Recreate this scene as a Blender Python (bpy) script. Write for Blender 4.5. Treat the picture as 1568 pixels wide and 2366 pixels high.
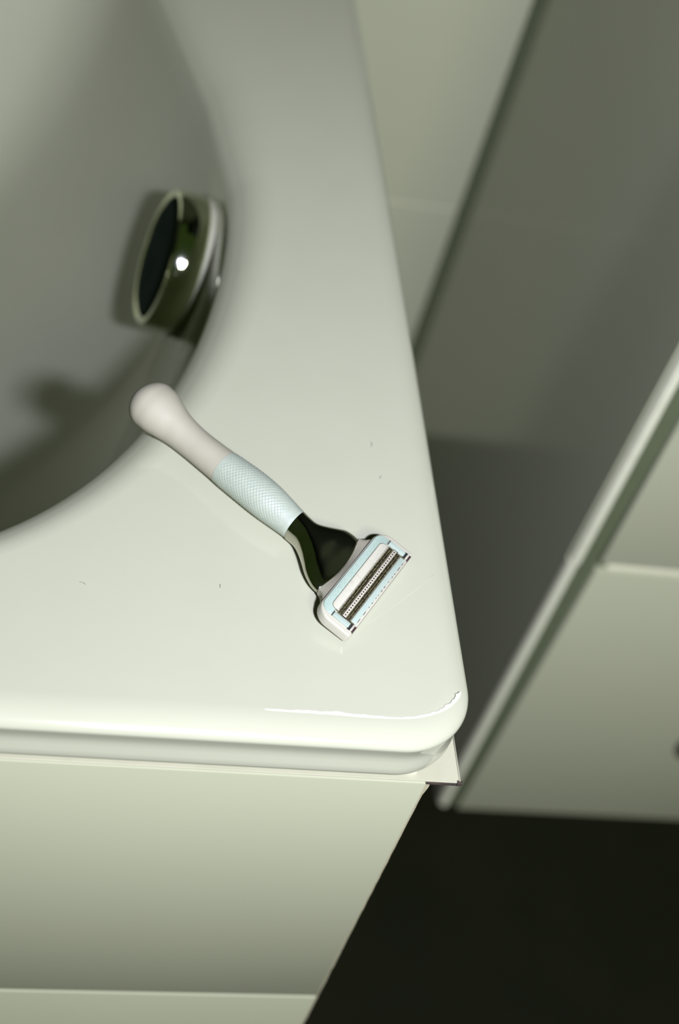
import bpy, bmesh, math, random
from mathutils import Vector, Matrix

for _o in list(bpy.data.objects):
    bpy.data.objects.remove(_o, do_unlink=True)
SC = bpy.context.scene
COL = SC.collection
random.seed(7)

# ------------------------------------------------------------------ camera
RIGHT = Vector((0.97047046, -0.0791661, 0.22785921))
DOWN = Vector((0.09159613, -0.75292086, -0.65170571))
FWD = Vector((0.22315295, 0.65333216, -0.72343614))
CAM = Vector((-0.19016849, -0.30559774, 0.99496094))
cd = bpy.data.cameras.new('camera')
cam = bpy.data.objects.new('camera', cd)
COL.objects.link(cam)
m = Matrix.Identity(4)
for i in range(3):
    m[i][0], m[i][1], m[i][2], m[i][3] = RIGHT[i], -DOWN[i], -FWD[i], CAM[i]
cam.matrix_world = m
cd.sensor_fit = 'VERTICAL'
cd.sensor_height = 36.0
cd.lens = 3500.0 / 2366.0 * 36.0
cd.clip_start = 0.02
cd.dof.use_dof = True
cd.dof.focus_distance = 0.607
cd.dof.aperture_fstop = 5.0
SC.camera = cam

# ------------------------------------------------------------------ light
SC.view_settings.view_transform = 'Standard'
SC.view_settings.look = 'None'
SC.view_settings.gamma = 1.0
SC.view_settings.use_curve_mapping = False
SC.view_settings.exposure = 0.0
SC.cycles.use_denoising = True
SC.cycles.max_bounces = 10
SC.cycles.diffuse_bounces = 6
SC.cycles.sample_clamp_indirect = 4.0

W = bpy.data.worlds.new('dim_room')
SC.world = W
W.use_nodes = True
W.node_tree.nodes['Background'].inputs[0].default_value = (0.36, 0.60, 0.13, 1)
W.node_tree.nodes['Background'].inputs[1].default_value = 0.06


def area(name, loc, aim, sx, sy, power, color):
    ld = bpy.data.lights.new(name, 'AREA')
    ld.shape = 'RECTANGLE'
    ld.size, ld.size_y = sx, sy
    ld.energy = power
    ld.color = color
    o = bpy.data.objects.new(name, ld)
    COL.objects.link(o)
    o.location = loc
    o.rotation_euler = (Vector(aim) - Vector(loc)).to_track_quat('-Z', 'Y').to_euler()
    return o


# the camera's flash, held to the right of the lens
area('flash', (-0.045, -0.45, 1.14), (0.07, 0.30, 0.45), 0.05, 0.035, 10.4, (1.0, 0.975, 1.45)).data.spread = math.radians(130)
# added fill light behind the camera, lifts the walls, rim and front panel
area('fill_light', (0.25, -1.60, 1.90), (0.15, 0.29, 0.30), 0.45, 0.35, 32.0, (1.0, 1.0, 0.95))


# ------------------------------------------------------------------ helpers
def mat(name, col, rough=0.5, metal=0.0, coat=0.0, noise=None, bump=None, ior=1.5, spec=0.5):
    m = bpy.data.materials.new(name)
    m.use_nodes = True
    nt = m.node_tree
    b = nt.nodes['Principled BSDF']
    b.inputs['Base Color'].default_value = (*col, 1)
    b.inputs['Roughness'].default_value = rough
    b.inputs['Metallic'].default_value = metal
    b.inputs['Coat Weight'].default_value = coat
    b.inputs['Coat Roughness'].default_value = 0.03
    b.inputs['IOR'].default_value = ior
    b.inputs['Specular IOR Level'].default_value = spec
    tc = nt.nodes.new('ShaderNodeTexCoord')
    if noise:  # (scale, second colour, low, high)
        n = nt.nodes.new('ShaderNodeTexNoise')
        n.inputs['Scale'].default_value = noise[0]
        n.inputs['Detail'].default_value = 5
        r = nt.nodes.new('ShaderNodeValToRGB')
        r.color_ramp.elements[0].position = noise[2]
        r.color_ramp.elements[1].position = noise[3]
        r.color_ramp.elements[0].color = (*noise[1], 1)
        r.color_ramp.elements[1].color = (*col, 1)
        nt.links.new(tc.outputs['Object'], n.inputs['Vector'])
        nt.links.new(n.outputs['Fac'], r.inputs['Fac'])
        nt.links.new(r.outputs['Color'], b.inputs['Base Color'])
    if bump:  # (scale, strength, distance)
        n2 = nt.nodes.new('ShaderNodeTexNoise')
        n2.inputs['Scale'].default_value = bump[0]
        n2.inputs['Detail'].default_value = 2
        bp = nt.nodes.new('ShaderNodeBump')
        bp.inputs['Strength'].default_value = bump[1]
        bp.inputs['Distance'].default_value = bump[2]
        nt.links.new(tc.outputs['Object'], n2.inputs['Vector'])
        nt.links.new(n2.outputs['Fac'], bp.inputs['Height'])
        nt.links.new(bp.outputs['Normal'], b.inputs['Normal'])
    return m


ENAMEL = mat('white_enamel', (0.268, 0.284, 0.175), 0.08, noise=(45, (0.264, 0.280, 0.172), 0.3, 0.6), bump=(9, 0.03, 0.002))
TILE = mat('glazed_white_tile', (0.250, 0.268, 0.153), 0.13, noise=(7, (0.244, 0.262, 0.150), 0.3, 0.6), bump=(14, 0.03, 0.001))
GROUT = mat('pale_grout', (0.448, 0.456, 0.276), 0.85, noise=(160, (0.406, 0.415, 0.249), 0.3, 0.6))
DARKGROUT = mat('dark_sealant', (0.054, 0.070, 0.026), 0.7, noise=(90, (0.050, 0.066, 0.024), 0.35, 0.6))
TRIMW = mat('white_trim', (0.265, 0.272, 0.161), 0.35, noise=(90, (0.248, 0.255, 0.149), 0.25, 0.55))
RAW = mat('raw_tile_edge', (0.245, 0.239, 0.127), 0.8, noise=(600, (0.205, 0.194, 0.097), 0.35, 0.6))
BOARD = mat('brown_board', (0.022, 0.015, 0.004), 0.8, noise=(300, (0.012, 0.008, 0.002), 0.35, 0.6))
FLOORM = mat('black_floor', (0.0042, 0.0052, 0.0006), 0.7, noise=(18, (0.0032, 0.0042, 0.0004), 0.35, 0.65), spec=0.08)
CHROME = mat('chrome', (0.72, 0.75, 0.57), 0.06, 1.0, noise=(40, (0.68, 0.71, 0.53), 0.3, 0.6))
DARKCHROME = mat('dark_chrome', (0.50, 0.49, 0.42), 0.10, 1.0, noise=(300, (0.46, 0.45, 0.38), 0.3, 0.6))
BLACK = mat('black_rubber', (0.012, 0.013, 0.008), 0.5, noise=(80, (0.006, 0.007, 0.004), 0.35, 0.6))
CREAM = mat('cream_plastic', (0.229, 0.227, 0.143), 0.6, noise=(200, (0.221, 0.219, 0.136), 0.3, 0.6), spec=0.25)
WHITEP = mat('white_plastic', (0.277, 0.280, 0.184), 0.35, noise=(300, (0.268, 0.270, 0.178), 0.3, 0.6))
GEL = mat('white_gel', (0.293, 0.296, 0.198), 0.35, noise=(500, (0.251, 0.253, 0.167), 0.25, 0.45), bump=(900, 0.3, 0.0002))
BLUE = mat('pale_blue_rubber', (0.205, 0.269, 0.187), 0.45, noise=(700, (0.186, 0.252, 0.176), 0.35, 0.6))
BLUE2 = mat('pale_blue_plastic', (0.220, 0.276, 0.195), 0.4, noise=(400, (0.211, 0.267, 0.188), 0.35, 0.6))
GRIP = mat('grip_rubber', (0.216, 0.253, 0.169), 0.5, noise=(500, (0.200, 0.237, 0.159), 0.35, 0.6))
OLIVE = mat('blade_bed', (0.062, 0.060, 0.018), 0.6, noise=(900, (0.018, 0.014, 0.004), 0.42, 0.58))
STEEL = mat('blade_steel', (0.30, 0.28, 0.14), 0.35, 1.0, noise=(1500, (0.06, 0.05, 0.015), 0.4, 0.6))
REDBROWN = mat('dark_brown_gap', (0.020, 0.007, 0.002), 0.7, noise=(900, (0.012, 0.004, 0.001), 0.4, 0.6))
HIGHLIGHT = mat('painted_highlight', (0.400, 0.405, 0.273), 0.3, noise=(120, (0.360, 0.365, 0.241), 0.3, 0.6))  # pale colour standing in for the highlight on the rim corner
SATIN = mat('pale_flange', (0.25, 0.26, 0.16), 0.6, 0.0, noise=(80, (0.23, 0.24, 0.145), 0.3, 0.6), spec=0.1)
FACE = mat('dark_green_face', (0.030, 0.042, 0.030), 0.9, 0.0, noise=(60, (0.022, 0.034, 0.022), 0.35, 0.6), spec=0.0)
ENAMEL2 = mat('thin_soap', (0.306, 0.318, 0.202), 0.2, noise=(120, (0.296, 0.306, 0.195), 0.3, 0.6))
STRIPW = mat('white_edging', (0.40, 0.42, 0.26), 0.4, noise=(90, (0.37, 0.39, 0.24), 0.25, 0.55))
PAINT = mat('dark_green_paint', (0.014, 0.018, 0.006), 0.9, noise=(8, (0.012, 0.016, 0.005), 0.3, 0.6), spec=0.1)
HAIR = mat('dark_hair', (0.05, 0.05, 0.025), 0.6, noise=(900, (0.03, 0.03, 0.015), 0.4, 0.6))


def link(name, me, material, parent=None, smooth=True, angle=40):
    me.materials.append(material)
    o = bpy.data.objects.new(name, me)
    COL.objects.link(o)
    if parent is not None:
        o.parent = parent
    if smooth:
        bm = bmesh.new()
        bm.from_mesh(me)
        for f in bm.faces:
            f.smooth = True
        lim = math.radians(angle)
        for e in bm.edges:
            if len(e.link_faces) == 2 and e.calc_face_angle(0) > lim:
                e.smooth = False
        bm.to_mesh(me)
        bm.free()
    return o


def mesh(name, verts, faces):
    me = bpy.data.meshes.new(name)
    me.from_pydata([tuple(v) for v in verts], [], faces)
    bm = bmesh.new()
    bm.from_mesh(me)
    bmesh.ops.recalc_face_normals(bm, faces=bm.faces)
    bm.to_mesh(me)
    bm.free()
    return me


def loft(rings, cap0=True, cap1=True, closed=True):
    n = len(rings[0])
    V = [v for r in rings for v in r]
    F = []
    for i in range(len(rings) - 1):
        for j in range(n if closed else n - 1):
            k = (j + 1) % n
            F.append((i * n + j, i * n + k, (i + 1) * n + k, (i + 1) * n + j))
    if cap0:
        F.append(tuple(range(n)))
    if cap1:
        F.append(tuple((len(rings) - 1) * n + j for j in range(n)))
    return V, F


def box_mesh(name, lo, hi, bev=0.0, seg=2):
    bm = bmesh.new()
    bmesh.ops.create_cube(bm, size=1.0)
    for v in bm.verts:
        for a in range(3):
            v.co[a] = lo[a] if v.co[a] < 0 else hi[a]
    if bev > 0:
        bmesh.ops.bevel(bm, geom=bm.edges[:], offset=bev, segments=seg, profile=0.5, affect='EDGES')
    me = bpy.data.meshes.new(name)
    bm.to_mesh(me)
    bm.free()
    return me


def boxes_mesh(name, items):
    bm = bmesh.new()
    for lo, hi in items:
        r = bmesh.ops.create_cube(bm, size=1.0)
        for v in r['verts']:
            for a in range(3):
                v.co[a] = lo[a] if v.co[a] < 0 else hi[a]
    me = bpy.data.meshes.new(name)
    bm.to_mesh(me)
    bm.free()
    return me


def box(name, lo, hi, material, parent=None, bev=0.0, seg=2):
    return link(name, box_mesh(name, lo, hi, bev, seg), material, parent)


def prism(name, outline, z0, z1, material, parent=None, bev=0.0):
    """outline (x, y) extruded from z0 to z1 with a bevelled top edge"""
    n = len(outline)
    c = Vector((sum(p[0] for p in outline) / n, sum(p[1] for p in outline) / n))
    pts = [Vector(p) for p in outline]
    if sum(pts[i].x * pts[(i + 1) % n].y - pts[(i + 1) % n].x * pts[i].y for i in range(n)) < 0:
        pts.reverse()

    def inset(d):
        out = []
        for i in range(n):
            a, p, b = pts[i - 1], pts[i], pts[(i + 1) % n]
            t1 = (p - a).normalized()
            t2 = (b - p).normalized()
            n1 = Vector((-t1.y, t1.x))
            n2 = Vector((-t2.y, t2.x))
            mm = (n1 + n2)
            mm = mm.normalized() if mm.length > 1e-9 else n1
            out.append(p + mm * d / max(0.4, mm.dot(n1)))
        return out
    rings = []
    if bev > 0:
        rings.append([(q.x, q.y, z0) for q in pts])
        for k in range(0, 4):
            a = k / 3 * math.pi / 2
            ins = inset(bev * (1 - math.cos(a)))
            rings.append([(q.x, q.y, z1 - bev + bev * math.sin(a)) for q in ins])
    else:
        rings = [[(q.x, q.y, z0) for q in pts], [(q.x, q.y, z1) for q in pts]]
    V, F = loft(rings)
    return link(name, mesh(name, V, F), material, parent)


def rrect(x0, x1, y0, y1, rads, seg=6):
    """rads: radii at (x0,y0), (x1,y0), (x1,y1), (x0,y1)"""
    out = []
    for (cx, cy, sx, sy, a0), r in zip(((x0, y0, 1, 1, 180), (x1, y0, -1, 1, 270), (x1, y1, -1, -1, 0), (x0, y1, 1, -1, 90)), rads):
        for k in range(seg + 1):
            a = math.radians(a0 + 90 * k / seg)
            out.append((cx + sx * r + r * math.cos(a), cy + sy * r + r * math.sin(a)))
    return out


def thing(name, label, cat, loc=(0, 0, 0), rot=None, group=None):
    o = bpy.data.objects.new(name, None)
    o.empty_display_size = 0.02
    COL.objects.link(o)
    o.location = loc
    if rot is not None:
        o.rotation_euler = rot
    tag(o, label, cat, group)
    return o


def tag(o, label, cat, group=None):
    o['label'] = label
    o['category'] = cat
    if group:
        o['group'] = group
    return o


def struct(o, label=None):
    o['kind'] = 'structure'
    if label:
        o['label'] = label
    return o


# ------------------------------------------------------------------ the setting
RIM = 0.53          # rim height
XS = 0.172          # plane of the side wall beside the tub's end
YB = 0.705          # back wall
YP = 0.2904         # front face of the wall that steps forward beside the tub
X0 = 0.187          # left edge of the tiles on that face

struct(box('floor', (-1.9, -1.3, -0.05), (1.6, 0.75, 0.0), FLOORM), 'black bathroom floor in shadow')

wb = struct(box('wall_back', (-1.75, YB, 0.0), (XS + 0.05, YB + 0.08, 0.566), GROUT), 'white tiled wall behind the tub')
xs_edges = [-1.75, -1.63, -1.03, -0.43, XS]
for z0, z1 in ((0.001, 0.2645), (0.2665, 0.5645)):
    for x0, x1 in zip(xs_edges[:-1], xs_edges[1:]):
        if z1 < RIM and x1 < -0.4:
            continue
        box('tile', (x0 + 0.001, YB - 0.0025, z0), (x1 - 0.001, YB + 0.004, z1), TILE, wb, 0.001, 1)

ws = struct(box('wall_right', (XS, YP + 0.009, 0.0), (XS + 0.06, YB + 0.03, 0.608), GROUT), 'white tiled side wall facing the tub end')
for z0, z1 in ((0.001, 0.6065),):
    box('tile', (XS - 0.0005, YP + 0.0062, z0), (XS + 0.004, YB - 0.0105, z1), TILE, ws, 0.001, 1)

wf = struct(box('wall_front', (X0 + 0.0120, YP + 0.003, 0.0), (1.5, YP + 0.10, 0.610), GROUT), 'white tiled wall face stepping forward beside the tub')

for z0, z1 in ((0.0005, 0.3018), (0.3088, 0.608)):
    for x0, x1 in ((X0, X0 + 0.598), (X0 + 0.603, X0 + 1.2)):
        o = box('tile', (x0, YP, z0), (x1, YP + 0.006, z1), TILE, wf, 0.0012, 2)
        if x0 == X0:                # the cut edge by the edging strip runs slightly out of plumb
            for v in o.data.vertices:
                if v.co.x < x0 + 0.01:
                    v.co.x += 0.0150 * min(v.co.z, 0.36)

# rounded edging strip on the outer corner: two lengths meeting at the tile joint, and the dark recess behind it
tr = struct(box('trim_1', (XS + 0.0048, YP + 0.0045, 0.0), (X0 + 0.0118, YP + 0.0085, 0.608), DARKGROUT), 'dark joint between edging strip and wall tiles')
for nm, z0, z1, dx in (('edging_strip', 0.004, 0.3055, 0.0), ('edging_strip', 0.3065, 0.608, 0.0009)):
    prof = [(XS + 0.0052, YP + 0.0080), (XS - 0.0005, YP + 0.0080), (XS - 0.0005, YP + 0.0050)]
    for k in range(1, 7):
        a = math.pi + math.pi / 2 * k / 6
        prof.append((XS + 0.0042 + 0.0047 * math.cos(a), YP + 0.0045 + 0.0047 * math.sin(a)))
    prof.append((XS + 0.0052, YP - 0.0002))
    prof = [(p[0] + dx, p[1]) for p in prof]
    prism('edging_strip', prof, z0, z1, STRIPW, tr)

# dark sealant in the inner corner of back and side wall
pr = [(XS + 0.001, YB - 0.0115), (XS - 0.0012, YB - 0.0105), (XS - 0.0070, YB - 0.0030), (XS - 0.0075, YB + 0.001), (XS + 0.001, YB + 0.001)]
struct(prism('trim_2', pr, 0.0, 0.566, DARKGROUT), 'dark sealant line in the corner of the tiled walls')

# dark painted wall above the tiles, out of the picture
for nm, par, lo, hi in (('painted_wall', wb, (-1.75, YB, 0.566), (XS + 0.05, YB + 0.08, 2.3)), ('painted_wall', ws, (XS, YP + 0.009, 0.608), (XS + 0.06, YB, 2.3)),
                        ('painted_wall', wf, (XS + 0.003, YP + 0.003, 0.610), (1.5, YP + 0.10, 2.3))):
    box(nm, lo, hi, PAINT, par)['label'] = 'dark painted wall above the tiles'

# ------------------------------------------------------------------ bathtub
tub = thing('bathtub', 'white enamel bathtub with rounded rim corner carrying the razor', 'bathtub', (0, 0, 0))
TL, TW = 1.60, 0.7015


def outline(d):
    """rounded rectangle as four runs of K points, from the middle of the right end towards the front, left, back"""
    x0, x1, y0, y1 = -TL + d, -d, d, TW - d
    r = max(0.030 - d, 0.004)
    cx, cy = (x0 + x1) / 2, (y0 + y1) / 2
    q = []

    def seg(a, b, n):
        for k in range(n):
            t = k / n
            q.append((a[0] + (b[0] - a[0]) * t, a[1] + (b[1] - a[1]) * t))

    def arc(c, a0, a1, n):
        for k in range(n):
            a = math.radians(a0 + (a1 - a0) * k / n)
            q.append((c[0] + r * math.cos(a), c[1] + r * math.sin(a)))
    NS, NA, NL = 14, 26, 20
    seg((x1, cy), (x1, y0 + r), NS)
    arc((x1 - r, y0 + r), 0, -90, NA)
    seg((x1 - r, y0), (cx, y0), NL)
    seg((cx, y0), (x0 + r, y0), NL)
    arc((x0 + r, y0 + r), -90, -180, NA)
    seg((x0, y0 + r), (x0, cy), NS)
    seg((x0, cy), (x0, y1 - r), NS)
    arc((x0 + r, y1 - r), 180, 90, NA)
    seg((x0 + r, y1), (cx, y1), NL)
    seg((cx, y1), (x1 - r, y1), NL)
    arc((x1 - r, y1 - r), 90, 0, NA)
    seg((x1, y1 - r), (x1, cy), NS)
    return q


def opening(dx, dy):
    """basin outline: half ellipses at both ends joined by straight sides"""
    A, B, CX, CY = 0.188 - dx, 0.292 - dy, 0.25, 0.350
    xr, xl = -CX, -TL + CX
    q = []
    NE, NL = 40, 20
    cx = -TL / 2
    for k in range(NE):
        a = math.radians(0 - 90 * k / NE)
        q.append((xr + A * math.cos(a), CY + B * math.sin(a)))
    for k in range(NL):
        t = k / NL
        q.append((xr + (cx - xr) * t, CY - B))
    for k in range(NL):
        t = k / NL
        q.append((cx + (xl - cx) * t, CY - B))
    for k in range(NE):
        a = math.radians(-90 - 90 * k / NE)
        q.append((xl + A * math.cos(a), CY + (B + (0.022 if a > 0 else 0)) * math.sin(a)))
    for k in range(NE):
        a = math.radians(180 - 90 * k / NE)
        q.append((xl + A * math.cos(a), CY + (B + (0.022 if a > 0 else 0)) * math.sin(a)))
    for k in range(NL):
        t = k / NL
        q.append((xl + (cx - xl) * t, CY + B + 0.022))
    for k in range(NL):
        t = k / NL
        q.append((cx + (xr - cx) * t, CY + B + 0.022))
    for k in range(NE):
        a = math.radians(90 - 90 * k / NE)
        e = 2 / 4.5
        q.append((xr + A * math.cos(a) ** e, CY + (B + 0.022) * math.sin(a) ** e))
    return q


def lean(pts, f):
    """towards the wall side the end of the basin dips more gently: push the ring inward there"""
    out = []
    for x, y in pts:
        t = max(0.0, min(1.0, (y - 0.34) / 0.24))
        t = t * t * (3 - 2 * t)
        w = max(0.0, min(1.0, (x + 0.45) / 0.25))
        out.append((x - 0.034 * t * w * f, y))
    return out


R = []
for d, z in ((0.030, 0.5060), (0.0045, 0.5051), (0.0022, 0.5054), (0.0010, 0.5063), (0.0006, 0.5080), (0.0009, 0.5110), (0.0013, 0.5140), (0.0015, 0.5165), (0.0013, 0.5188), (0.0009, 0.5208), (0.0004, 0.5228), (0.0001, 0.5240)):
    R.append([(x, y, z) for x, y in outline(d)])
for k in range(0, 9):
    a = k / 8 * math.pi / 2
    R.append([(x, y, 0.5245 + 0.0055 * math.sin(a)) for x, y in outline(0.0125 * (1 - math.cos(a)))])
R.append([(x, y, RIM) for x, y in outline(0.0132)])
R.append([(x, y, RIM) for x, y in outline(0.0150)])
R.append([(x, y, RIM) for x, y in opening(-0.003, -0.003)])
R.append([(x, y, RIM) for x, y in opening(-0.001, -0.001)])
RX, RY, RZ = 0.024, 0.020, 0.022
for k in range(0, 11):
    a = math.radians(84) * k / 10
    R.append([(x, y, RIM - RZ * (1 - math.cos(a))) for x, y in lean(opening(RX * math.sin(a), RY * math.sin(a)), math.sin(a))])
zl = RIM - RZ * (1 - math.cos(math.radians(84)))
SY = math.tan(math.radians(8))
DX, DY = RX, RY
NW = 20
for k in range(1, NW + 1):          # end wall: steep under the rim, leaning back more and more towards the floor
    z = zl + (0.215 - zl) * k / NW
    th = math.radians(5 + 37 * (k - 0.5) / NW)
    DX += (zl - 0.215) / NW * math.tan(th)
    R.append([(x, y, z) for x, y in lean(opening(DX, DY + (zl - z) * SY), 1)])
DY1 = DY + (zl - 0.215) * SY
for k in range(1, 11):
    a = math.radians(42 + 48 * k / 10)
    a0 = math.radians(42)
    b = math.pi / 2 * k / 10
    R.append([(x, y, 0.215 - 0.045 * math.sin(b)) for x, y in lean(opening(min(0.182, DX + 0.035 * (1 - math.cos(b))), DY1 + 0.06 * (1 - math.cos(b))), 1)])
R.append([(x, y, 0.1695) for x, y in lean(opening(0.184, DY1 + 0.10), 1)])
V, F = loft(R, cap0=False, cap1=True)
shell = link('shell', mesh('shell', V, F), ENAMEL, tub, True, 60)

# ------------------------------------------------------------------ tiled front under the rim
ap = thing('bath_apron', 'white tiled front panel under the bathtub rim with rough cut right edge', 'bath panel', (0, 0, 0))
XA = -0.0105
box('backing', (-TL + 0.02, 0.0075, 0.0), (XA - 0.006, 0.020, 0.5040), GROUT, ap)
for z0, z1 in ((0.0005, 0.2935), (0.2955, 0.4965)):
    for x0, x1 in ((-1.55, -0.6145), (-0.6125, XA - 0.0016)):
        box('tile', (x0, 0.0040, z0), (x1, 0.0105, z1), TILE, ap, 0.0007, 2)
# chipped raw edge where the tile was cut
rnd = random.Random(3)
ring = []
NZ = 90
for k in range(NZ + 1):
    z = 0.004 + (0.4965 - 0.004) * k / NZ
    j = rnd.uniform(-0.00010, 0.00010) + (0.0010 if k > NZ - 2 else 0)
    f = rnd.uniform(0, 0.0004)
    ring.append([(XA - 0.0024, 0.0046 + f, z), (XA - 0.0003 + j, 0.0053 + f, z), (XA + j, 0.0075, z), (XA - 0.0008, 0.0105, z), (XA - 0.0024, 0.0105, z)])
V, F = loft(ring)
link('cut_edge', mesh('cut_edge', V, F), RAW, ap, True, 25)
# thin white ledge of the edging profile between the tiles and the rim, square at its free corner
box('ledge', (-TL + 0.03, 0.0044, 0.4970), (0.0016, 0.030, 0.4979), TRIMW, ap, 0.0003, 1)
box('ledge_upstand', (0.0011, 0.0046, 0.4978), (0.0016, 0.030, 0.4987), TRIMW, ap, 0.0003, 1)
box('ledge_core', (XA - 0.002, 0.0040, 0.4960), (0.0020, 0.028, 0.4969), BOARD, ap)['label'] = 'brown chipped underside of the ledge'
box('chip', (0.0002, 0.0036, 0.4965), (0.0024, 0.0052, 0.4981), BOARD, ap)['label'] = 'brown chipped corner of the ledge'
box('sealant', (-TL + 0.03, 0.0085, 0.4978), (-0.046, 0.024, 0.5052), RAW, ap)
box('end_panel', (XA - 0.030, 0.0205, 0.0), (XA - 0.012, TW - 0.005, 0.5040), TILE, ap)

# ------------------------------------------------------------------ chrome overflow knob on the basin's end wall
KW = (-0.0965, 0.3500, 0.4590)
tilt = math.radians(12)
KN = Vector((-math.cos(tilt), 0, math.sin(tilt)))       # axis out of the wall
KZ = Vector((math.sin(tilt), 0, math.cos(tilt)))
kn = thing('overflow_knob', 'round chrome overflow knob on the inner end wall of the tub', 'overflow knob', KW)
kn.rotation_euler = Matrix(((0, KZ.x, KN.x), (-1, KZ.y, KN.y), (0, KZ.z, KN.z))).to_euler()


def lathe(name, prof, material, parent, n=64, angle=35, cap1=True):
    rings = [[(r * math.cos(2 * math.pi * k / n), r * math.sin(2 * math.pi * k / n), z) for k in range(n)] for r, z in prof]
    V, F = loft(rings, cap1=cap1)
    return link(name, mesh(name, V, F), material, parent, True, angle)


lathe('base_plate', [(0.0370, -0.005), (0.0398, -0.003), (0.0401, 0.0014), (0.0398, 0.0024), (0.0390, 0.0026)], SATIN, kn)['label'] = 'pale satin flange against the tub wall'
lathe('grip_ring', [(0.0368, 0.0018), (0.0388, 0.0024), (0.0394, 0.0034), (0.0386, 0.0165), (0.0378, 0.0184), (0.0362, 0.0193), (0.0345, 0.0188), (0.0338, 0.0180)], CHROME, kn, cap1=False)
lathe('face', [(0.0338, 0.0180), (0.0325, 0.0150), (0.0290, 0.0128), (0.0200, 0.0118), (0.0090, 0.0115), (0.0010, 0.0115)], FACE, kn)
o = box('finger_slot', (-0.013, -0.0398, 0.0046), (0.013, -0.0375, 0.0105), BLACK, kn, 0.001, 1)
o['label'] = 'dark overflow slot under the knob'

# ------------------------------------------------------------------ razor
AX = Vector((0.71811633, -0.69592308, 0))
AY = Vector((0.69592308, 0.71811633, 0))
RO = Vector((-0.09729049, 0.12620398, RIM))
rz = thing('razor', 'white and pale blue safety razor lying blade up on the bathtub rim', 'razor', RO)
rz.rotation_euler = (0, 0, math.atan2(AX.y, AX.x))
MM = 0.001


def interp(tab, s):
    for (a, b) in zip(tab[:-1], tab[1:]):
        if s <= b[0]:
            t = (s - a[0]) / (b[0] - a[0])
            t = max(0, min(1, t))
            return [a[i] + (b[i] - a[i]) * t for i in range(1, len(a))]
    return list(tab[-1][1:])


def smooth_interp(tab, s):
    xs = [r[0] for r in tab]
    n = len(tab)
    i = 0
    while i < n - 2 and s > xs[i + 1]:
        i += 1
    t = max(0, min(1, (s - xs[i]) / (xs[i + 1] - xs[i])))
    out = []
    for c in range(1, len(tab[0])):
        p1, p2 = tab[i][c], tab[i + 1][c]
        h = xs[i + 1] - xs[i]
        m1 = (tab[i + 1][c] - tab[i - 1][c]) / (xs[i + 1] - xs[i - 1]) if i > 0 else (p2 - p1) / h
        m2 = (tab[i + 2][c] - tab[i][c]) / (xs[i + 2] - xs[i]) if i + 2 < n else (p2 - p1) / h
        out.append((2 * t**3 - 3 * t**2 + 1) * p1 + (t**3 - 2 * t**2 + t) * h * m1 + (-2 * t**3 + 3 * t**2) * p2 + (t**3 - t**2) * h * m2)
    return out


# s, upper half width, lower half width, half height, centre height (mm)
HP = [(-42.5, 12.2, 10.4, 10.2, 9.6), (-38, 11.6, 10.2, 9.9, 9.5), (-33, 9.9, 9.1, 9.0, 9.1), (-27, 8.2, 7.7, 7.9, 8.4),
      (-18, 7.4, 7.0, 7.2, 7.7), (-6, 7.5, 7.2, 7.3, 7.6), (3, 7.8, 7.6, 7.6, 7.8), (14, 8.3, 8.0, 7.9, 8.1), (24, 8.1, 8.0, 7.8, 8.0), (33, 7.3, 7.1, 7.1, 7.4), (41, 6.5, 6.4, 6.4, 6.8)]
S0 = HP[0][0]


def handle_ring(s, n=48, grow=0.0):
    up, lo, hz, zc = smooth_interp(HP, s)
    r = []
    for k in range(n):
        a = 2 * math.pi * k / n
        c, sn = math.cos(a), math.sin(a)
        w = up if c > 0 else lo
        r.append((s * MM, (w + grow) * c * MM, (zc + (hz + grow) * sn) * MM))
    return r


rings = []
# rounded knob end: half ellipsoid closing the first section
zc0 = HP[0][4]
for k in range(1, 13):
    a = math.pi / 2 * k / 13
    f = math.sin(a)
    s = S0 - 9.0 * math.cos(a)
    rings.append([(s * MM, y * f, zc0 * MM + (z - zc0 * MM) * f) for _, y, z in handle_ring(S0)])
for k in range(0, 41):
    rings.append(handle_ring(S0 + (0.4 - S0) * k / 40))
V, F = loft(rings)
link('handle', mesh('handle', V, F), CREAM, rz, True, 60)

# grip sleeve with a raised diamond pattern
NA_, NS_ = 240, 170
rings = []
for i in range(NS_ + 1):
    s = 0.2 + (40.8 - 0.2) * i / NS_
    up, lo, hz, zc = smooth_interp(HP, s)
    fade = max(0, min(1, (s - 1.0) / 2.5)) * max(0, min(1, (37.5 - s) / 5))
    r = []
    for k in range(NA_):
        a = 2 * math.pi * k / NA_
        c, sn = math.cos(a), math.sin(a)
        w = up if c > 0 else lo
        u = a * 12.0
        v = s * 2 * math.pi / 3.3
        h = abs(math.sin((u + v) / 1.0)) * abs(math.sin((u - v) / 1.0))
        g = 0.10 * min(1, (40.8 - s) / 1.5) + 0.15 * fade * h
        r.append((s * MM, (w + g) * c * MM, (zc + (hz + g) * sn) * MM))
    rings.append(r)
V, F = loft(rings)
o = link('grip_sleeve', mesh('grip_sleeve', V, F), GRIP, rz, True, 80)
o['label'] = 'pale blue rubber grip with fine diamond texture'

# chrome collar flaring from the grip to the head
UP = [(0, 39.6, 6.85), (0.12, 43.0, 6.6), (0.25, 46.5, 7.2), (0.40, 50.0, 10.2), (0.55, 53.2, 13.4), (0.70, 55.6, 15.6), (0.85, 58.6, 16.5), (1, 61.2, 16.7)]
LOW = [(0, 40.6, -6.75), (0.15, 45.5, -7.0), (0.30, 50.0, -9.1), (0.45, 54.2, -11.9), (0.60, 58.0, -14.6), (0.75, 61.6, -16.5), (0.88, 64.6, -17.5), (1, 67.4, -17.8)]
COLLAR = []


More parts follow.
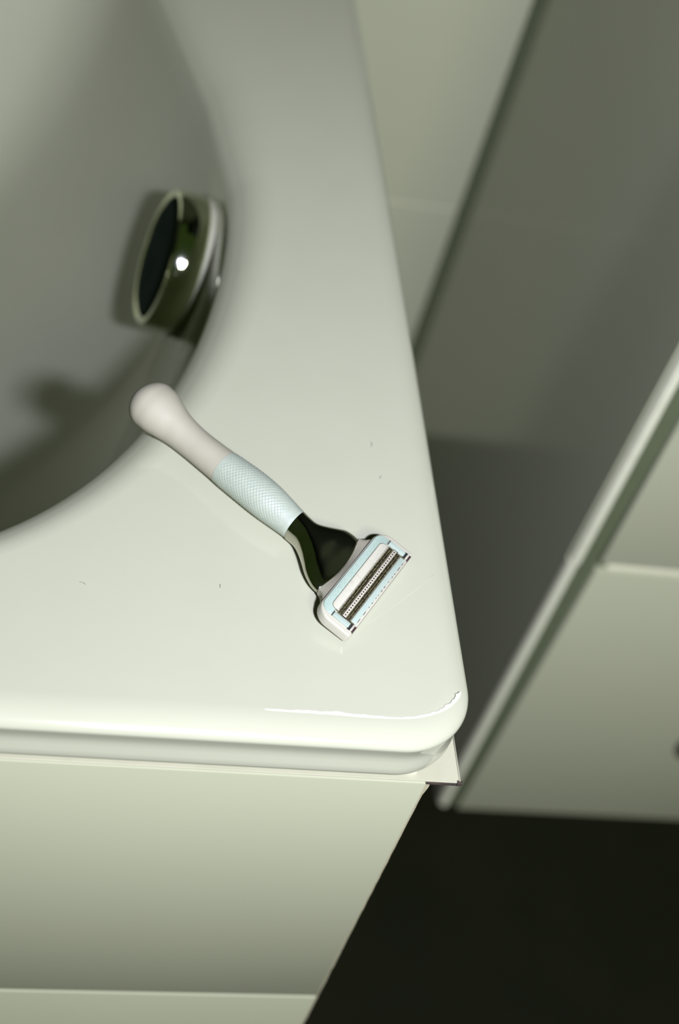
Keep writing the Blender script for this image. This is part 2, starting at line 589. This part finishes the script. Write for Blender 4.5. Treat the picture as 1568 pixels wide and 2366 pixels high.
def collar_ring(u, n=64, inset=0.0, drop=0.0):
    us, ut = smooth_interp(UP, u)
    ls, lt = smooth_interp(LOW, u)
    bulge = 2.6 * u * u + 0.3
    hz = 6.75 * (1 - u) + 3.6 * u
    zc = 6.9 * (1 - u) + 4.6 * u
    r = []
    for k in range(n):
        a = 2 * math.pi * k / n
        p = 2.0 - 0.0 * u
        v = math.copysign(abs(math.cos(a)) ** (2 / (2 + 1.6 * u)), math.cos(a))
        h = math.copysign(abs(math.sin(a)) ** (2 / (2 + 0.2 * u)), math.sin(a))
        f = (v + 1) / 2
        s = ls + (us - ls) * f + bulge * (1 - v * v)
        t = lt + (ut - lt) * f
        r.append((s * MM, t * MM * (1 - inset), (zc - drop + hz * (1 - inset) * h) * MM))
    return r


rings = [collar_ring(k / 40) for k in range(41)]
last = rings[-1]
for e, ins in ((0.35, 0.012), (0.55, 0.04)):
    zc = 4.6
    rings.append([(x + e * MM, y * (1 - ins), zc * MM + (z - zc * MM) * (1 - ins * 3)) for x, y, z in last])
V, F = loft(rings)
o = link('collar', mesh('collar', V, F), DARKCHROME, rz, True, 50)
o['label'] = 'dark mirror chrome collar flaring toward the head'

# head frame: a along the blades, b outward, n up (built in world axes then parented)
HA = Vector((0.56504238, 0.82506188, 0))
HB = Vector((0.8070323, -0.55269485, -0.20791169))
HN = Vector((0.17154001, -0.11747892, 0.9781476))
HM = Vector((-0.04717975, 0.07515998, 0.540))
head = bpy.data.objects.new('head', None)
head.empty_display_size = 0.01
COL.objects.link(head)
head.parent = rz
hw = Matrix(((HA.x, -HB.x, HN.x, HM.x), (HA.y, -HB.y, HN.y, HM.y), (HA.z, -HB.z, HN.z, HM.z), (0, 0, 0, 1)))
RZW = Matrix.Translation(RO) @ Matrix.Rotation(math.atan2(AX.y, AX.x), 4, 'Z')
head.matrix_local = RZW.inverted() @ hw


# in head space: x = a, y = -b, z = n (metres); helpers take mm and b
def hp(name, pts, z0, z1, material, bev=0.0):
    return prism(name, [(a * MM, -b * MM) for a, b in pts], z0 * MM, z1 * MM, material, head, bev * MM)


def hbox(name, a0, a1, b0, b1, z0, z1, material, bev=0.0):
    return box(name, (a0 * MM, -b1 * MM, z0 * MM), (a1 * MM, -b0 * MM, z1 * MM), material, head, bev * MM, 2)


# cream connector between collar and head, in razor space through world
def to_rz(p):
    return RZW.inverted() @ p


edge = collar_ring(1.0, 64)
top_arc = [edge[k] for k in range(0, 33)]               # from upper corner over the top to the lower corner
NSEG = 33
ringsT, ringsB = [], []
for k in range(NSEG):
    f = k / (NSEG - 1)
    v = math.cos(math.pi * k / (NSEG - 1))
    e = top_arc[k]
    a = 20.4 * v
    q = to_rz(HM + HA * a * MM + HB * (-1.75 + 0.9 * (1 - v * v) * 0.3) * MM + HN * -1.1 * MM)
    ringsT.append((Vector((e[0] + 0.45 * MM, e[1] * 0.985, 0)), q))
rows = []
NC = 10
for j in range(NC + 1):
    t = j / NC
    row = []
    for k in range(NSEG):
        p0, q = ringsT[k]
        v = math.cos(math.pi * k / (NSEG - 1))
        w = t
        x = p0.x + (q.x - p0.x) * t
        y = p0.y + (q.y - p0.y) * t
        # waist on both sides
        y *= 1 - 0.05 * math.sin(math.pi * t) * abs(v) ** 6
        z = (7.2 * (1 - t)) * MM + q.z * t - (0.8 * abs(v) ** 8) * MM
        row.append((x, y, z))
    rows.append(row)
Vc, Fc = [], []
for row in rows:
    Vc += row
nT = len(Vc)
for row in rows:
    Vc += [(x, y, 3.2 * MM) for x, y, z in row]
for j in range(NC):
    for k in range(NSEG - 1):
        i0 = j * NSEG + k
        Fc.append((i0, i0 + 1, i0 + NSEG + 1, i0 + NSEG))
        Fc.append((nT + i0, nT + i0 + 1, nT + i0 + NSEG + 1, nT + i0 + NSEG))
    for k in (0, NSEG - 1):
        i0 = j * NSEG + k
        Fc.append((i0, i0 + NSEG, nT + i0 + NSEG, nT + i0))
for k in range(NSEG - 1):
    for j in (0, NC):
        i0 = j * NSEG + k
        Fc.append((i0, i0 + 1, nT + i0 + 1, nT + i0))
o = link('neck', mesh('neck', Vc, Fc), CREAM, rz, True, 40)
o['label'] = 'cream plastic neck between collar and blade head'

# white housing
HO = rrect(-27.5, 27.5, -16.0, 1.3, (1.2, 1.2, 7.0, 7.0), 8)
prism('housing', [(a * MM, y * MM) for a, y in HO], -5.0 * MM, -0.3 * MM, WHITEP, head, 0.9 * MM)
# pale blue frame round the gel bar, turning down both short ends
arcs = rrect(-24.8, 24.8, -5.0, 0.7, (0.2, 0.2, 4.0, 4.0), 8)
FO = [(a, -y) for a, y in arcs]
hp('gel_frame', FO, -0.6, 0.25, BLUE, 0.3)['label'] = 'pale blue frame beside the gel bar'
# gel bar
GO = [(a, -y) for a, y in rrect(-21.3, 21.3, -6.25, -2.45, (0.2, 0.2, 2.2, 2.2), 6)]
hp('gel_bar_joint', [(a * 1.008, b - 0.12) for a, b in GO], -0.4, 0.28, OLIVE)['label'] = 'dark joint around the gel bar'
hp('gel_bar', GO, -0.4, 0.62, GEL, 0.4)
# blade bed, blades and comb
hbox('blade_bed', -22.0, 22.0, 6.2, 12.35, -0.6, 0.02, OLIVE)
for b0 in (6.75, 7.65, 10.6, 11.45):
    hbox('blade', -21.8, 21.8, b0, b0 + 0.42, -0.2, 0.28, STEEL, 0.08)
hbox('comb_bar', -21.9, 21.9, 8.55, 10.15, -0.3, 0.50, WHITEP, 0.15)
items = []
for k in range(29):
    a = -20.8 + 41.6 * k / 28
    items.append(((a * MM - 0.00036, -9.68 * MM, 0.30 * MM), (a * MM + 0.00036, -9.05 * MM, 0.515 * MM)))
o = link('comb_holes', boxes_mesh('comb_holes', items), REDBROWN, head)
o['label'] = 'row of tiny dark holes in the comb bar'
o['kind'] = 'stuff'
# lower guard with its finned outer edge
hbox('guard_strip', -21.4, 21.4, 12.5, 14.85, -0.5, 0.22, BLUE2, 0.25)
hbox('guard_lip', -21.6, 21.6, 14.75, 15.85, -0.6, 0.0, WHITEP, 0.15)
items = []
a = -19.8
rr = random.Random(5)
while a < 20.3:
    L = rr.choice((0.5, 0.8, 2.2, 1.2))
    items.append(((a * MM, -15.05 * MM, -0.2 * MM), ((a + L) * MM, -14.72 * MM, 0.08 * MM)))
    a += L + rr.choice((1.4, 2.0, 2.6))
items.append((((-21.6) * MM, -15.98 * MM, -0.8 * MM), (21.6 * MM, -15.80 * MM, -0.25 * MM)))
o = link('fin_gaps', boxes_mesh('fin_gaps', items), REDBROWN, head)
o['label'] = 'dark dashes between fins along the outer edge'
o['kind'] = 'stuff'
# pale blue end brackets, dark gap at their inner end, steel clip at their outer end
for sg in (1, -1):
    A0, A1 = sorted((22.45 * sg, 24.9 * sg))
    hbox('end_bracket', A0, A1, 5.35, 13.2, -0.5, 0.42, BLUE2, 0.2)
    g0, g1 = sorted((22.5 * sg, 24.9 * sg))
    hbox('bracket_gap', g0, g1, 4.95, 5.30, -0.3, 0.30, REDBROWN)
    c0, c1 = sorted((22.0 * sg, 25.3 * sg))
    hbox('clip_hole', c0, c1, 13.0, 14.3, -0.4, 0.10, BLACK)
    hbox('clip', c0, c1, 14.25, 15.1, -0.5, 0.45, STEEL if False else WHITEP, 0.15)['label'] = 'bright clip holding the blades'
    hbox('clip_edge', c0, c1, 15.1, 16.05, -1.2, 0.0, REDBROWN, 0.1)
    s0, s1 = sorted((21.4 * sg, 22.0 * sg))
    hbox('side_slot', s0, s1, 12.4, 14.4, -0.3, 0.12, OLIVE)
    e0, e1 = sorted((21.95 * sg, 22.15 * sg))
    hbox('bed_end', e0, e1, 8.5, 10.6, -0.3, 0.46, REDBROWN)
# embossed lettering along the blue frame
tcu = bpy.data.curves.new('lettering', 'FONT')
tcu.body = 'COMFORTGLIDE'
tcu.size = 2.4 * MM
tcu.space_character = 1.15
tcu.extrude = 0.10 * MM
tcu.align_x = 'LEFT'
tcu.align_y = 'CENTER'
tcu.shear = 0.15
to = bpy.data.objects.new('lettering', tcu)
COL.objects.link(to)
bpy.context.view_layer.update()
tme = bpy.data.meshes.new_from_object(to.evaluated_get(bpy.context.evaluated_depsgraph_get()))
bpy.data.objects.remove(to, do_unlink=True)
tme.materials.clear()
to = link('lettering', tme, BLUE, head, False)
to['label'] = 'faint raised lettering on the pale blue frame'
to.location = (-17.0 * MM, -0.95 * MM, 0.27 * MM)

# ------------------------------------------------------------------ marks lying on the rim
def ribbon(name, path, widths, z, h, material, seed=1, jag=0.3):
    rn = random.Random(seed)
    P = []
    for (a, b), (wa, wb) in zip(zip(path[:-1], path[1:]), zip(widths[:-1], widths[1:])):
        a, b = Vector(a), Vector(b)
        n = max(2, int((b - a).length / 0.0007))
        for k in range(n):
            t = k / n
            P.append((a.lerp(b, t), wa + (wb - wa) * t))
    P.append((Vector(path[-1]), widths[-1]))
    # smooth the path
    for _ in range(30):
        P = [P[0]] + [((P[i - 1][0] + P[i][0] * 2 + P[i + 1][0]) / 4, P[i][1]) for i in range(1, len(P) - 1)] + [P[-1]]
    rings = []
    w1 = 0.0
    for i, (p, w) in enumerate(P):
        d = (P[min(i + 1, len(P) - 1)][0] - P[max(i - 1, 0)][0]).normalized()
        nrm = Vector((-d.y, d.x))
        w1 = 0.80 * w1 + 0.26 * rn.uniform(-1, 1)
        wl = w * (1 + jag * 2.5 * w1)
        wr = w * 0.55
        f = min(1, i / 4 + 0.15, (len(P) - 1 - i) / 4 + 0.15)
        A, B = p + nrm * wl * f, p - nrm * wr * f
        Mx = (A + B) / 2
        rings.append([(B.x, B.y, z), (B.lerp(Mx, .4).x, B.lerp(Mx, .4).y, z + h * f), (A.lerp(Mx, .4).x, A.lerp(Mx, .4).y, z + h * f), (A.x, A.y, z)])
    V, F = loft(rings)
    return link(name, mesh(name, V, F), material, None, True, 60)


st = ribbon('highlight_streak', [(-0.084, 0.0117), (-0.060, 0.0118), (-0.045, 0.0116), (-0.034, 0.0114), (-0.024, 0.0122), (-0.0165, 0.0150), (-0.0105, 0.0185), (-0.0065, 0.0238), (-0.0050, 0.0256)],
            [0.0005, 0.0009, 0.0012, 0.0006, 0.0006, 0.0010, 0.0015, 0.0018, 0.0021], RIM, 0.00018, HIGHLIGHT, 4, 0.5)  # highlight along the rounded corner, built as a pale raised strip
tag(st, 'wavy whitish painted highlight along the front corner of the tub rim', 'soap streak')
st = ribbon('soap_line', [(-0.0415, 0.0545), (-0.030, 0.064), (-0.018, 0.075), (-0.008, 0.0850)], [0.00008, 0.00014, 0.00014, 0.00006], RIM, 0.00003, ENAMEL2, 8, 0.2)
tag(st, 'faint straight pale line on the rim beside the razor head', 'soap streak')


def hair(pts, label, r=0.00010):
    rings = []
    for i, p in enumerate(pts):
        p = Vector((p[0], p[1], RIM + r))
        a = Vector((*pts[max(i - 1, 0)], 0))
        b = Vector((*pts[min(i + 1, len(pts) - 1)], 0))
        d = (b - a).normalized()
        nrm = Vector((-d.y, d.x, 0))
        rings.append([p + nrm * r, p + Vector((0, 0, r)), p - nrm * r, p - Vector((0, 0, r * 0.9))])
    V, F = loft(rings)
    o = link('hair', mesh('hair', V, F), HAIR)
    tag(o, label, 'hair', 'tiny hairs on the tub rim')


def curl(x, y, L, a0, a1, n=8):
    P = []
    for k in range(n):
        a = a0 + (a1 - a0) * k / (n - 1)
        P.append((x, y))
        x += L / n * math.cos(a)
        y += L / n * math.sin(a)
    return P


HL = [(-0.1545, 0.0650, 0.0030, 0.3, -1.2, 'curled dark hair on the left part of the front rim'),
      (-0.0992, 0.0680, 0.0022, 1.9, 1.0, 'short straight dark hair on the rim left of the collar'),
      (-0.0290, 0.1550, 0.0035, 1.0, 2.2, 'hair on the rim above the blade head, uppermost of the hairs'),
      (-0.0265, 0.1360, 0.0022, 2.0, 0.5, 'short hair speck on the rim right above the head')]
for x, y, L, a0, a1, lb in HL:
    hair(curl(x, y, L, a0, a1), lb)

# ------------------------------------------------------------------ dark round fitting low on the wall by the right frame edge
fx, fz = 0.3400, 0.1100
ft = thing('wall_stopper', 'small dark round stopper low on the tiled wall at right', 'door stopper', (fx, YP, fz))
ft.rotation_euler = (math.pi / 2, 0, 0)
lathe('rubber_pad', [(0.0085, -0.001), (0.0110, 0.0), (0.0112, 0.004), (0.0100, 0.0075), (0.0060, 0.0090), (0.0010, 0.0092)], BLACK, ft, 32)
lathe('screw', [(0.0032, 0.0088), (0.0032, 0.0098), (0.0020, 0.0104), (0.0005, 0.0105)], DARKCHROME, ft, 16)
